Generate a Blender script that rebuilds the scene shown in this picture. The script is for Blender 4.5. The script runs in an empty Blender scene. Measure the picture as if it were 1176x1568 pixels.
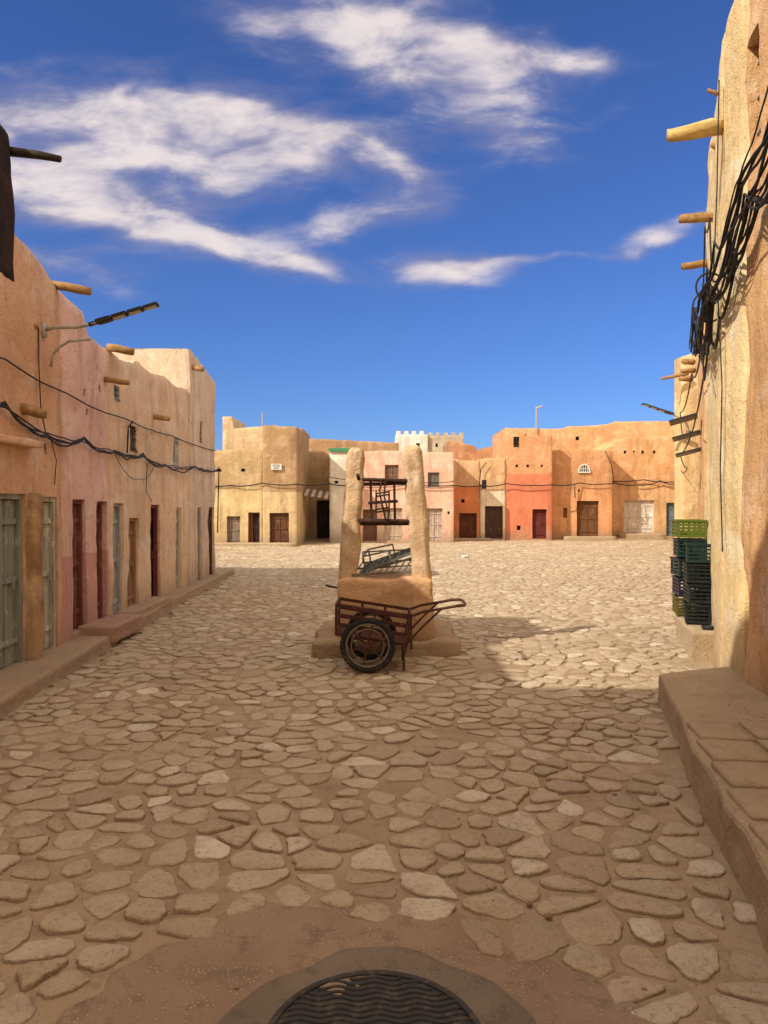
import bpy, bmesh, math, random
import numpy as np
from mathutils import Vector, Matrix, noise, Euler
random.seed(7)
rng=np.random.default_rng(5)
scene=bpy.context.scene
scene.view_settings.view_transform='Standard'
scene.view_settings.look='None'
scene.view_settings.exposure=0
col=scene.collection
KSAT=1.05

# ------------------------------------------------------------------ helpers
def empty(name):
    o=bpy.data.objects.new(name,None); col.objects.link(o); o.empty_display_size=.2; return o
class MB:
    def __init__(s): s.v=[]; s.f=[]
    def add(s,vs,fs):
        b=len(s.v); s.v+= [tuple(v) for v in vs]; s.f+=[tuple(i+b for i in f) for f in fs]
    def box(s,c,size,rot=None):
        hx,hy,hz=[a/2 for a in size]
        M=Euler(rot).to_matrix() if rot else Matrix.Identity(3)
        vs=[Vector(c)+M@Vector((x*hx,y*hy,z*hz)) for x in(-1,1) for y in(-1,1) for z in(-1,1)]
        s.add(vs,[(0,1,3,2),(4,6,7,5),(0,4,5,1),(2,3,7,6),(0,2,6,4),(1,5,7,3)])
    def bar(s,p0,p1,w,h):
        p0=Vector(p0);p1=Vector(p1);d=(p1-p0).normalized()
        up=Vector((0,0,1)) if abs(d.z)<.9 else Vector((0,1,0))
        a=d.cross(up).normalized()*w/2; b=a.cross(d).normalized()*h/2
        vs=[p+i*a+j*b for p in(p0,p1) for i,j in((-1,-1),(1,-1),(1,1),(-1,1))]
        s.add(vs,[(0,1,2,3),(7,6,5,4),(0,4,5,1),(1,5,6,2),(2,6,7,3),(3,7,4,0)])
    def tube(s,pts,r,n=8,wob=0):
        pts=[Vector(p) for p in pts]
        rs=r if isinstance(r,(list,tuple)) else [r]*len(pts)
        rings=[]
        for i,p in enumerate(pts):
            d=(pts[min(i+1,len(pts)-1)]-pts[max(i-1,0)]).normalized()
            up=Vector((0,0,1)) if abs(d.z)<.92 else Vector((0,1,0))
            a=d.cross(up).normalized(); b=a.cross(d).normalized()
            ring=[]
            for k in range(n):
                t=2*math.pi*k/n
                rr=rs[i]*(1+(wob*noise.noise(p*6+Vector((k,0,0))) if wob else 0))
                ring.append(p+(a*math.cos(t)+b*math.sin(t))*rr)
            rings.append(ring)
        vs=[v for rg in rings for v in rg]; fs=[]
        for i in range(len(pts)-1):
            for k in range(n):
                fs.append((i*n+k,i*n+(k+1)%n,(i+1)*n+(k+1)%n,(i+1)*n+k))
        fs.append(tuple(range(n))[::-1]); fs.append(tuple((len(pts)-1)*n+k for k in range(n)))
        s.add(vs,fs)
    def torus(s,c,R,r,axis='Y',n=36,m=8,sq=1.0):
        vs=[];fs=[]
        for i in range(n):
            t=2*math.pi*i/n
            for j in range(m):
                u=2*math.pi*j/m
                a=(R+r*math.cos(u)); h=r*sq*math.sin(u)
                if axis=='Y': p=(a*math.cos(t),h,a*math.sin(t))
                else: p=(a*math.cos(t),a*math.sin(t),h)
                vs.append((c[0]+p[0],c[1]+p[1],c[2]+p[2]))
        for i in range(n):
            for j in range(m):
                fs.append((i*m+j,((i+1)%n)*m+j,((i+1)%n)*m+(j+1)%m,i*m+(j+1)%m))
        s.add(vs,fs)
    def obj(s,name,mat,parent=None,smooth=False):
        me=bpy.data.meshes.new(name); me.from_pydata(s.v,[],s.f); me.update()
        bm=bmesh.new(); bm.from_mesh(me); bmesh.ops.recalc_face_normals(bm,faces=bm.faces); bm.to_mesh(me); bm.free()
        if smooth:
            me.polygons.foreach_set('use_smooth',[True]*len(me.polygons))
        o=bpy.data.objects.new(name,me); col.objects.link(o)
        if mat: me.materials.append(mat)
        if parent: o.parent=parent
        return o

def fbm(p,o=4): return noise.fractal(p,0.9,2.0,o)

# ------------------------------------------------------------------ materials
def newmat(name):
    m=bpy.data.materials.new(name); m.use_nodes=True
    nt=m.node_tree; b=nt.nodes['Principled BSDF']; b.inputs['Specular IOR Level'].default_value=.2
    return m,nt,b
def nd(nt,t,**k):
    n=nt.nodes.new(t)
    for a,v in k.items(): setattr(n,a,v)
    return n
def mix(nt,fac,a,b,mode='MIX'):
    n=nd(nt,'ShaderNodeMix',data_type='RGBA',blend_type=mode)
    for i,x in ((0,fac),(6,a),(7,b)):
        if hasattr(x,'is_linked'): nt.links.new(x,n.inputs[i])
        elif i==0: n.inputs[0].default_value=x
        else: n.inputs[i].default_value=(*x,1)
    return n.outputs[2]
def math_(nt,op,a,b=None,c=None,clamp=False):
    n=nd(nt,'ShaderNodeMath',operation=op,use_clamp=clamp)
    for i,x in enumerate((a,b,c)):
        if x is None: continue
        if hasattr(x,'is_linked'): nt.links.new(x,n.inputs[i])
        else: n.inputs[i].default_value=x
    return n.outputs[0]
def ns(nt,vec,scale,detail=4,rough=.6,mapsc=None,dist=0,off=0):
    if mapsc or off:
        mp=nd(nt,'ShaderNodeMapping'); mp.inputs['Scale'].default_value=mapsc or (1,1,1)
        mp.inputs['Location'].default_value=(off,off*1.3,off*.7)
        nt.links.new(vec,mp.inputs[0]); vec=mp.outputs[0]
    n=nd(nt,'ShaderNodeTexNoise'); n.inputs['Scale'].default_value=scale
    n.inputs['Detail'].default_value=detail; n.inputs['Roughness'].default_value=rough
    n.inputs['Distortion'].default_value=dist
    nt.links.new(vec,n.inputs['Vector']); return n.outputs['Fac']
def mr(nt,v,a,b,c=0,d=1,smooth=True):
    n=nd(nt,'ShaderNodeMapRange'); n.interpolation_type='SMOOTHSTEP' if smooth else 'LINEAR'
    nt.links.new(v,n.inputs[0])
    for i,x in enumerate((a,b,c,d)): n.inputs[i+1].default_value=x
    return n.outputs[0]
def bump(nt,b,h,strength,dist,prev=None):
    n=nd(nt,'ShaderNodeBump'); n.inputs['Strength'].default_value=strength; n.inputs['Distance'].default_value=dist
    nt.links.new(h,n.inputs['Height'])
    if prev: nt.links.new(prev,n.inputs['Normal'])
    nt.links.new(n.outputs[0],b.inputs['Normal']); return n.outputs[0]
def sat(c,k=1.22,g=1.0):
    if c is None: return None
    l=.3*c[0]+.55*c[1]+.15*c[2]
    return tuple(min(.88,max(.01,(l+(x-l)*k)*g)) for x in c)

def adobe(name,c1,c2=None,low=None,split=0,off=0,dirt=(.34,.24,.15),patch=None,ps=1.0,k=None,g_=1.05):
    m,nt,b=newmat(name)
    k=k or KSAT
    c1=sat(c1,k,g_); c2=sat(c2,k,g_); low=sat(low,k,g_); patch=sat(patch,k*.92,g_*1.03)
    if c2 is None: c2=tuple(x*.78 for x in c1)
    if patch is None: patch=sat(tuple(min(1,x*1.17+.03) for x in c1),.90)
    g=nd(nt,'ShaderNodeNewGeometry').outputs['Position']
    sep=nd(nt,'ShaderNodeSeparateXYZ'); nt.links.new(g,sep.inputs[0]); z=sep.outputs[2]
    n1=ns(nt,g,1.1*ps,4,.62,off=off+.01)
    c=mix(nt,mr(nt,n1,.36,.66),c1,c2)
    n2=ns(nt,g,1.9*ps,5,.62,off=off+3,dist=.5)
    c=mix(nt,mr(nt,n2,.50,.64,0,.75),c,patch)
    if low:
        wob=ns(nt,g,2.5,3,.6,off=off+8)
        zz=math_(nt,'ADD',z,math_(nt,'MULTIPLY',math_(nt,'SUBTRACT',wob,.5),.10))
        f=mr(nt,zz,split-.012,split+.012,1,0)
        lc=mix(nt,mr(nt,n1,.35,.68),low,tuple(x*.82 for x in low))
        lc=mix(nt,mr(nt,n2,.54,.64,0,.5),lc,sat(tuple(min(1,x*1.16+.02) for x in low),.95))
        c=mix(nt,f,c,lc)
    st=ns(nt,g,3.4,4,.68,mapsc=(1,1,.12),off=off+5)
    c=mix(nt,mr(nt,st,.47,.72,0,.55),c,tuple(x*.52 for x in c1))
    zn=math_(nt,'SUBTRACT',z,math_(nt,'MULTIPLY',n2,1.0))
    c=mix(nt,mr(nt,zn,-.5,.25,.7,0),c,dirt)
    n3=ns(nt,g,6,5,.74,off=off+11)
    c=mix(nt,mr(nt,n3,.58,.67,0,.55),c,tuple(x*.6 for x in c1))
    fine=ns(nt,g,55,3,.7)
    c=mix(nt,1,c,mix(nt,fine,(.80,.80,.80),(1.16,1.16,1.16)),'MULTIPLY')
    b.inputs['Roughness'].default_value=.95
    vo=nd(nt,'ShaderNodeTexVoronoi',feature='DISTANCE_TO_EDGE'); vo.inputs['Scale'].default_value=1.1
    wv=nd(nt,'ShaderNodeVectorMath',operation='ADD'); nt.links.new(g,wv.inputs[0])
    nn=nd(nt,'ShaderNodeTexNoise'); nn.inputs['Scale'].default_value=2.2; nn.inputs['Detail'].default_value=3; nt.links.new(g,nn.inputs['Vector'])
    nt.links.new(nn.outputs['Color'],wv.inputs[1]); nt.links.new(wv.outputs[0],vo.inputs['Vector'])
    cr=mr(nt,vo.outputs['Distance'],0,.009,0,1)
    crm=math_(nt,'MAXIMUM',cr,mr(nt,st,.47,.52,1,0))
    h=ns(nt,g,5,5,.62,off=off)
    p=bump(nt,b,h,.7,.05)
    bump(nt,b,math_(nt,'ADD',fine,math_(nt,'MULTIPLY',n3,1.6)),.75,.013,p)
    c2_=mix(nt,math_(nt,'MULTIPLY',math_(nt,'SUBTRACT',1,crm),.6),c,tuple(x*.35 for x in c1))
    nt.links.new(c2_,b.inputs['Base Color'])
    return m

def wood(name,c,worn=None,rough=.8,sc=(14,14,1.1)):
    m,nt,b=newmat(name); g=nd(nt,'ShaderNodeNewGeometry').outputs['Position']
    worn=worn or tuple(min(1,x*1.6+.03) for x in c)
    n=ns(nt,g,1.6,4,.7,mapsc=sc)
    k=mix(nt,mr(nt,n,.4,.7),c,tuple(x*.6 for x in c))
    n2=ns(nt,g,5,5,.7)
    k=mix(nt,mr(nt,n2,.54,.66,0,.7),k,worn)
    nt.links.new(k,b.inputs['Base Color']); b.inputs['Roughness'].default_value=rough
    bump(nt,b,n,.6,.01); return m
def paint(name,c,rust=(.12,.05,.025),amt=.6,rough=.6,metal=0):
    m,nt,b=newmat(name); g=nd(nt,'ShaderNodeNewGeometry').outputs['Position']
    n=ns(nt,g,16,5,.7); k=mix(nt,mr(nt,n,.5,.62,0,amt),c,rust)
    nt.links.new(k,b.inputs['Base Color']); b.inputs['Roughness'].default_value=rough; b.inputs['Metallic'].default_value=metal
    bump(nt,b,n,.4,.004); return m

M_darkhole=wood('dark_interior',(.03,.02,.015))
M_cable=paint('cable_rubber',(.025,.023,.022),(.07,.055,.04),.5)
M_beam=wood('beam_wood',(.38,.22,.09),(.50,.34,.18),sc=(4,10,10))
M_beam_dark=wood('beam_wood_dark',(.04,.03,.02),sc=(4,10,10))
M_beam_pale=wood('beam_wood_pale',(.64,.46,.18),(.70,.56,.30),sc=(3,10,10))

# ------------------------------------------------------------------ house builder
DOORM={}
def doormat(c):
    k=tuple(c)
    if k not in DOORM: DOORM[k]=wood('painted_door_wood',k)
    return DOORM[k]

def house(name,A,B,depth,top,ops,mat,z0=-.05,step=.25,amp=.02,recess=.12,seed=0):
    P=empty(name)
    A=Vector((A[0],A[1],0));B=Vector((B[0],B[1],0))
    L=(B-A).length; d=(B-A)/L; n=Vector((d.y,-d.x,0))
    if not isinstance(top,(list,tuple)): top=[(0,top),(L,top)]
    tx=[t[0] for t in top]; tz=[t[1] for t in top]; H=max(tz)
    def topz(s): return float(np.interp(s,tx,tz))+ .05*noise.noise(Vector((s*1.3+seed*7,seed,1)))+.025*noise.noise(Vector((s*5+seed*7,seed,4)))
    def breaks(lo,hi,edges,extra):
        e=sorted(set([round(x,4) for x in edges+extra+[lo,hi] if lo-1e-6<=x<=hi+1e-6]))
        out=[]
        for a,b in zip(e[:-1],e[1:]):
            k=max(1,int(round((b-a)/step)))
            out+=[a+(b-a)*i/k for i in range(k)]
        out.append(hi); return out
    ze=max([o[3] for o in ops],default=z0+.5)+.02
    ze=min(ze,min(tz)-.25) if min(tz)-.25>max([o[3] for o in ops],default=0) else ze
    S=breaks(0,L,[x for o in ops for x in(o[0],o[1])],[.03,.09,L-.09,L-.03]+[t for t in tx])
    Z=breaks(z0,H,[x for o in ops for x in(o[2],o[3])],[H-.14,H-.07,H-.025,ze])
    def pos(s,z):
        zz=z
        T=topz(s)
        if z>ze: zz=ze+(z-ze)*(T-ze)/(H-ze)
        p=A+d*s+Vector((0,0,zz))
        q=p*1.0
        off=amp*fbm(q*1.1+Vector((seed,0,0)),4)+amp*.35*noise.noise(q*5)
        for e,w in ((H-z,.14),(s,.09),(L-s,.09)):
            if e<w: off-= .035*(1-e/w)**2
        jit=.012*noise.noise(q*7+Vector((9,9,9)))
        return p+n*off+d*jit
    mb=MB(); idx={}
    for i,s in enumerate(S):
        for j,z in enumerate(Z):
            idx[i,j]=len(mb.v); mb.v.append(tuple(pos(s,z)))
    def hole(s,z):
        for o in ops:
            if o[0]<s<o[1] and o[2]<z<o[3]: return True
        return False
    H_=set()
    for i in range(len(S)-1):
        for j in range(len(Z)-1):
            if hole((S[i]+S[i+1])/2,(Z[j]+Z[j+1])/2): H_.add((i,j))
            else: mb.f.append((idx[i,j],idx[i+1,j],idx[i+1,j+1],idx[i,j+1]))
    back={}
    def bk(i,j):
        if (i,j) not in back:
            back[i,j]=len(mb.v); v=Vector(mb.v[idx[i,j]])-n*(recess+.03); mb.v.append(tuple(v))
        return back[i,j]
    for (i,j) in H_:
        for (di,dj,a,b) in ((-1,0,(i,j),(i,j+1)),(1,0,(i+1,j),(i+1,j+1)),(0,-1,(i,j),(i+1,j)),(0,1,(i,j+1),(i+1,j+1))):
            if (i+di,j+dj) not in H_:
                mb.f.append((idx[a],idx[b],bk(*b),bk(*a)))
    K=max(2,int(depth/ (step*2)))
    for i in (0,len(S)-1):
        prev=[idx[i,j] for j in range(len(Z))]
        for k in range(1,K+1):
            cur=[]
            for j in range(len(Z)):
                v=Vector(mb.v[idx[i,j]])-n*depth*k/K
                if k<K: v+=d*amp*fbm(v*1.1)
                cur.append(len(mb.v)); mb.v.append(tuple(v))
            for j in range(len(Z)-1): mb.f.append((prev[j],cur[j],cur[j+1],prev[j+1]))
            prev=cur
    J=len(Z)-1
    prev=[idx[i,J] for i in range(len(S))]; 
    cur=[]
    for i in range(len(S)):
        v=Vector(mb.v[prev[i]])-n*depth; cur.append(len(mb.v)); mb.v.append(tuple(v))
    for i in range(len(S)-1): mb.f.append((prev[i],prev[i+1],cur[i+1],cur[i]))
    low=[]
    for i in range(len(S)):
        v=Vector(mb.v[idx[i,0]])-n*depth; low.append(len(mb.v)); mb.v.append(tuple(v))
    for i in range(len(S)-1): mb.f.append((cur[i],cur[i+1],low[i+1],low[i]))
    w=mb.obj('walls',mat,P,True)
    try:
        w.data.set_sharp_from_angle(angle=math.radians(38))
    except Exception: pass
    for o in ops:
        s0,s1,a,b,kind,cc=o[:6]
        W=s1-s0;Hh=b-a
        def pt(s,z,dep): return A+d*s-n*dep+Vector((0,0,z))
        def bx(m,s,z,dep,ws,wz,wd):
            c=pt(s,z,dep); vs=[c+d*(i*ws/2)+n*(j*wd/2)+Vector((0,0,k*wz/2)) for i in(-1,1) for j in(-1,1) for k in(-1,1)]
            m.add(vs,[(0,1,3,2),(4,6,7,5),(0,4,5,1),(2,3,7,6),(0,2,6,4),(1,5,7,3)])
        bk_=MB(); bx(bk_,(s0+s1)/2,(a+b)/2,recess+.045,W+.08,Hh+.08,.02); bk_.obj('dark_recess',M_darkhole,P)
        if kind=='hole': continue
        m=MB()
        fr=min(.05,W*.12)
        if kind in('door','panel','gap'):
            bx(m,s0+fr/2,(a+b)/2,recess-.015,fr,Hh,.06); bx(m,s1-fr/2,(a+b)/2,recess-.015,fr,Hh,.06)
            bx(m,(s0+s1)/2,b-fr/2,recess-.015,W-2*fr-.004,fr,.055)
            iw=W-2*fr; np_=max(2,int(round(iw/.11)))
            leaf=np_ if kind!='gap' else max(1,int(np_*.55))
            for q in range(leaf):
                pw=iw/np_
                bx(m,s0+fr+pw*(q+.5),(a+b-fr)/2+.0,recess+.012+.004*(q%2),pw-.006,Hh-fr-.02,.025)
            lw=iw*leaf/np_
            for zz in (.14,.5,.84):
                bx(m,s0+fr+lw/2,a+Hh*zz,recess-.012,lw-.01,.05 if Hh<1.8 else .08,.022)
            if W>.7:
                bx(m,(s0+s1)/2,(a+b)/2,recess-.014,.03,Hh-fr-.04,.02)
            bx(m,s0+fr+lw*.85,a+Hh*.48,recess-.03,.02,.1,.02)
        elif kind=='shutter':
            bx(m,s0+fr/2,(a+b)/2,recess-.04,fr,Hh,.05); bx(m,s1-fr/2,(a+b)/2,recess-.04,fr,Hh,.05)
            bx(m,(s0+s1)/2,b-fr/2,recess-.04,W-2*fr-.004,fr,.045); bx(m,(s0+s1)/2,a+fr/2,recess-.04,W-2*fr-.004,fr,.045)
            k=max(4,int(Hh/.06))
            for q in range(k): bx(m,(s0+s1)/2,a+fr+(Hh-2*fr)*(q+.5)/k,recess-.03,W-2*fr,(Hh-2*fr)/k*.7,.02)
            bx(m,(s0+s1)/2,(a+b)/2,recess-.045,.03,Hh-2*fr-.004,.03)
        elif kind=='grille':
            k=max(3,int(W/.07))
            for q in range(k): bx(m,s0+W*(q+.5)/k,(a+b)/2,recess*.4,.012,Hh,.012)
            for q in range(3): bx(m,(s0+s1)/2,a+Hh*(q+.5)/3,recess*.4-.014,W,.012,.012)
            bx(m,(s0+s1)/2,a+.015,recess*.4-.03,W,.03,.012)
        m.obj({'door':'door','panel':'door','gap':'door','shutter':'window_shutter','grille':'window_grille'}[kind],doormat(cc),P)
    return P

def beams(P,lst,mat,r=.045):
    mb=MB()
    for (p0,p1,rr) in lst:
        p0=Vector(p0);p1=Vector(p1)
        mb.tube([p0,p0.lerp(p1,.35)+Vector((0,0,.008)),p0.lerp(p1,.7),p1],[rr,rr*1.05,rr*.97,rr*.85],9,wob=.35)
    mb.obj('roof_beams',mat,P,True)

# ------------------------------------------------------------------ ground
def gz(x,y):
    x=np.asarray(x,float);y=np.asarray(y,float)
    f=.012*np.sin(x*1.3+.7*y+1)+.010*np.sin(1.9*y-.8*x)+.006*np.sin(3.7*x+2.1*y+2)+.005*np.sin(4.9*y-2.7*x)
    return f-.01
def sand(x,y):
    return .0035*np.sin(2.3*x+5.1*y)+.003*np.sin(6.1*x-3.3*y+1)+.002*np.sin(11*x+7*y)
def ax(parts):
    out=[]
    for a,b,s in parts:
        k=max(1,int(round((b-a)/s))); out+=[a+(b-a)*i/k for i in range(k)]
    out.append(parts[-1][1]); return np.array(out)
xs=ax([(-700,-100,100),(-100,-20,10),(-20,-4,1),(-4,15,.11),(15,30,1),(30,100,10),(100,700,100)])
ys=ax([(-300,-20,40),(-20,0,2),(0,20,.11),(20,38,.25),(38,100,5),(100,1500,100)])
Xg,Yg=np.meshgrid(xs,ys,indexing='ij')
Zg=np.where((np.abs(Xg-5)<10.2)&(Yg>-.1)&(Yg<40),gz(Xg,Yg)+sand(Xg,Yg),-.02)
nx,ny=len(xs),len(ys)
V=np.stack([Xg,Yg,Zg],-1).reshape(-1,3)
I=np.arange(nx*ny).reshape(nx,ny)
F=np.stack([I[:-1,:-1],I[1:,:-1],I[1:,1:],I[:-1,1:]],-1).reshape(-1,4)
def fastmesh(name,V,loops,counts,mat,smooth=True,attr=None):
    me=bpy.data.meshes.new(name)
    me.vertices.add(len(V)); me.vertices.foreach_set('co',np.asarray(V,np.float32).ravel())
    me.loops.add(len(loops)); me.loops.foreach_set('vertex_index',np.asarray(loops,np.int32))
    me.polygons.add(len(counts)); st=np.concatenate([[0],np.cumsum(counts)[:-1]])
    me.polygons.foreach_set('loop_start',st.astype(np.int32)); me.polygons.foreach_set('loop_total',np.asarray(counts,np.int32))
    me.polygons.foreach_set('use_smooth',[smooth]*len(counts))
    me.update(calc_edges=True); me.validate()
    if attr is not None:
        a=me.color_attributes.new('stone','FLOAT_COLOR','POINT'); a.data.foreach_set('color',np.asarray(attr,np.float32).ravel())
    o=bpy.data.objects.new(name,me); col.objects.link(o); me.materials.append(mat); return o

def sandmat(name,c1,c2,peb=(.5,.42,.33)):
    m,nt,b=newmat(name); g=nd(nt,'ShaderNodeNewGeometry').outputs['Position']
    c=mix(nt,mr(nt,ns(nt,g,1.4,4,.6),.35,.65),c1,c2)
    n9=ns(nt,g,9,5,.7)
    c=mix(nt,mr(nt,n9,.48,.68,0,.6),c,tuple(x*.62 for x in c1))
    vo=nd(nt,'ShaderNodeTexVoronoi'); vo.inputs['Scale'].default_value=60; nt.links.new(g,vo.inputs['Vector'])
    pm=math_(nt,'MULTIPLY',mr(nt,vo.outputs['Distance'],.14,.34,1,0),mr(nt,n9,.42,.56))
    c=mix(nt,math_(nt,'MULTIPLY',pm,.7),c,peb)
    nt.links.new(c,b.inputs['Base Color']); b.inputs['Roughness'].default_value=.97
    p=bump(nt,b,ns(nt,g,26,4,.72),.9,.018); bump(nt,b,pm,.7,.005,p); return m
M_sand=sandmat('packed_sand',(.34,.245,.155),(.43,.32,.205))
ground=fastmesh('ground',V,F.ravel(),[4]*len(F),M_sand)

# cobbles -----------------------------------------------------------
m,nt,b=newmat('cobble_stone'); g=nd(nt,'ShaderNodeNewGeometry').outputs['Position']
at=nd(nt,'ShaderNodeAttribute',attribute_name='stone'); sp=nd(nt,'ShaderNodeSeparateColor'); nt.links.new(at.outputs['Color'],sp.inputs[0])
cr=nd(nt,'ShaderNodeValToRGB'); nt.links.new(sp.outputs[0],cr.inputs[0]); e=cr.color_ramp.elements
e[0].position=0; e[0].color=(.42,.32,.215,1); e[1].position=1; e[1].color=(.76,.66,.52,1)
for p,c in ((.2,(.50,.39,.26)),(.5,(.57,.45,.31)),(.75,(.52,.415,.29)),(.92,(.63,.525,.385))):
    x=e.new(p); x.color=(*c,1)
c=cr.outputs[0]
n1=ns(nt,g,7,5,.68); c=mix(nt,mr(nt,n1,.42,.70,0,.55),c,(.37,.28,.185))
n4=ns(nt,g,38,4,.75); c=mix(nt,mr(nt,n4,.54,.66,0,.55),c,(.24,.175,.12))
n5=ns(nt,g,.8,3,.6); c=mix(nt,mr(nt,n5,.48,.72,0,.45),c,(.45,.34,.22))
edge=mr(nt,math_(nt,'ADD',sp.outputs[1],math_(nt,'MULTIPLY',math_(nt,'SUBTRACT',n1,.5),.9)),.0,.45,.9,0)
c=mix(nt,edge,c,(.29,.205,.13))
nt.links.new(c,b.inputs['Base Color']); b.inputs['Roughness'].default_value=.78; b.inputs['Specular IOR Level'].default_value=.3
p=bump(nt,b,ns(nt,g,13,5,.72),1.0,.04); bump(nt,b,n4,.7,.007,p)
M_cob=m

def lwall(y): return -3.125-.03*y
def lcurb(y): return float(np.interp(y,[0,3,5.7,6.9,9.4,12,17.2,17.3],[-2.3,-2.55,-2.88,-2.97,-3.15,-3.3,-3.45,-9]))
def rcurb(y): return float(np.interp(y,[0,2.7,4.28,5.95,6.0,7.8,9.6,14,22,34],[1.0,1.42,1.78,2.2,2.95,3.25,4.0,6.0,8.7,13.2]))
def apr(x,y):
    a=math.atan2(y-2.1,x+.1)
    return ((x+.1)/.9)**2+((y-2.1)/.82)**2 - (1+.14*math.sin(3*a+1)+.1*math.sin(7*a))
def inreg(x,y):
    if y>17.3:
        if x<-8: return False
    elif x<lcurb(y)+.04: return False
    if x>rcurb(y)-.03: return False
    if y>28.5 and x<-3.2: return False
    if y>30.9 and x<3: return False
    if y>33: return False
    if -.78<x<.82 and 7.72<y<9.2: return False
    if apr(x,y)<0: return False
    return True
SPX=.195; SPY=.16
nxs=int(24/SPX); nys=int(34/SPY)
seeds={}
for i in range(nxs):
    for j in range(nys):
        if rng.random()<.12: continue
        x=-9+(i+.5*(j%2))*SPX+rng.uniform(-.40,.40)*SPX; y=.8+j*SPY+rng.uniform(-.36,.36)*SPY
        seeds[i,j]=(x+.05*math.sin(y*3),y+.09*math.sin(x*2.1))
V=[];Lp=[];Ct=[];At=[]
def clip(poly,mx,my,dx,dy):
    out=[];n=len(poly)
    for k in range(n):
        a=poly[k];b_=poly[(k+1)%n]
        da=(a[0]-mx)*dx+(a[1]-my)*dy; db=(b_[0]-mx)*dx+(b_[1]-my)*dy
        if da<=0: out.append(a)
        if da*db<0:
            t=da/(da-db); out.append((a[0]+(b_[0]-a[0])*t,a[1]+(b_[1]-a[1])*t))
    return out
for (i,j),(x,y) in seeds.items():
    if not inreg(x,y): continue
    if abs(x)>.56*y+1.2: continue
    if rng.random()<.025: continue
    gap=rng.uniform(.003,.022)
    poly=[(x-.2,y-.2),(x+.2,y-.2),(x+.2,y+.2),(x-.2,y+.2)]
    for a in range(-2,3):
        for b2 in range(-2,3):
            if a==0 and b2==0: continue
            q=seeds.get((i+a,j+b2))
            if q is None: continue
            dx,dy=q[0]-x,q[1]-y; l=math.hypot(dx,dy)
            if l>.55 or l<1e-4: continue
            dx/=l;dy/=l
            gg=gap+.006*((i*7+j*13+(i+a)*7+(j+b2)*13)%5)/4
            poly=clip(poly,x+dx*(l/2-gg),y+dy*(l/2-gg),dx,dy)
            if len(poly)<3: break
        if len(poly)<3: break
    if len(poly)<3: continue
    P=np.array(poly); 
    if y<9: its=3
    elif y<18: its=2
    else: its=1
    for it in range(its):
        Q=np.roll(P,-1,0); w=.21 if it==0 else .25
        P=np.stack([P*(1-w)+Q*w,P*w+Q*(1-w)],1).reshape(-1,2)
    dd=np.hypot(*(P-np.roll(P,1,0)).T); P=P[dd>.0035]
    if len(P)<4: continue
    c=P.mean(0); n=len(P)
    if n>10:
        th=np.arctan2(P[:,1]-c[1],P[:,0]-c[0]); ph=rng.uniform(0,6.3,4)
        k=1+.05*np.sin(3*th+ph[0])+.04*np.sin(5*th+ph[1])+.028*np.sin(8*th+ph[2])+.018*np.sin(13*th+ph[3])
        P=c+(P-c)*k[:,None]
    h=rng.uniform(.003,.016)+(.005 if y<8 else 0)
    if y>20: h=rng.uniform(.002,.009)
    tx,ty=rng.normal(0,.028,2)
    rnd=rng.random(); base=len(V)
    rings=[(1.02,-.02,0),(.995,h*.4,.15),(.945,h*.8,.5),(.82,h,.9)] if y<9 else [(1.0,-.015,0),(.95,h*.75,.4),(.82,h,.9)]
    for sc_,z_,e_ in rings:
        R=c+(P-c)*sc_
        z=gz(R[:,0],R[:,1])+z_+(R[:,0]-c[0])*tx+(R[:,1]-c[1])*ty
        for q,zz in zip(R,z): V.append((q[0],q[1],zz)); At.append((rnd,e_,0,1))
    V.append((c[0],c[1],float(gz(*c))+h*1.0+rng.uniform(-.003,.003))); At.append((rnd,1,0,1)); ci=len(V)-1
    for r in range(len(rings)-1):
        for k in range(n):
            k2=(k+1)%n; Lp+= [base+r*n+k,base+r*n+k2,base+(r+1)*n+k2,base+(r+1)*n+k]; Ct.append(4)
    r=len(rings)-1
    for k in range(n): Lp+=[base+r*n+k,base+r*n+(k+1)%n,ci]; Ct.append(3)
fastmesh('cobblestone_paving',np.array(V),Lp,Ct,M_cob,attr=At)

# concrete apron + manhole -----------------------------------------
def radial(name,cx,cy,r0,r1,fn,dz,mat,rad=14,ang=96,parent=None,rough_=0):
    V=[];F=[]
    for i in range(rad+1):
        for k in range(ang):
            t=2*math.pi*k/ang; r=(r0+(r1-r0)*i/rad)
            e=fn(t) if i>0 or r0==0 else 1
            f=1+(e-1)*(i/rad)
            x=cx+math.cos(t)*r*f; y=cy+math.sin(t)*r*f*.95
            V.append((x,y,float(gz(x,y))+dz*(1 if i<rad else -1)+rough_*noise.noise(Vector((x*9,y*9,0)))))
    for i in range(rad):
        for k in range(ang): F.append((i*ang+k,i*ang+(k+1)%ang,(i+1)*ang+(k+1)%ang,(i+1)*ang+k))
    mb=MB(); mb.v=V; mb.f=F; return mb.obj(name,mat,parent,True)
M_apron=sandmat('gravel_concrete',(.29,.20,.135),(.35,.25,.17),(.60,.50,.38))
M_apron2=sandmat('smooth_concrete',(.19,.15,.11),(.24,.19,.14),(.30,.24,.18))
radial('concrete_apron',-.1,2.1,.30,.92,lambda t:1+.07*math.sin(3*t+1)+.05*math.sin(7*t)+.035*math.sin(13*t)+.02*math.sin(29*t),.0085,M_apron,26,rough_=.004)
mh=empty('manhole_cover')
radial('concrete_ring',-.03,2.19,.335,.50,lambda t:1+.05*math.sin(5*t)+.05*math.sin(2*t)+.02*math.sin(11*t),.015,M_apron2,6,parent=mh)
M_iron=paint('cast_iron',(.05,.047,.045),(.14,.11,.08),.6,.6,.2)
mz=float(gz(-.03,2.19))+.014
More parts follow.
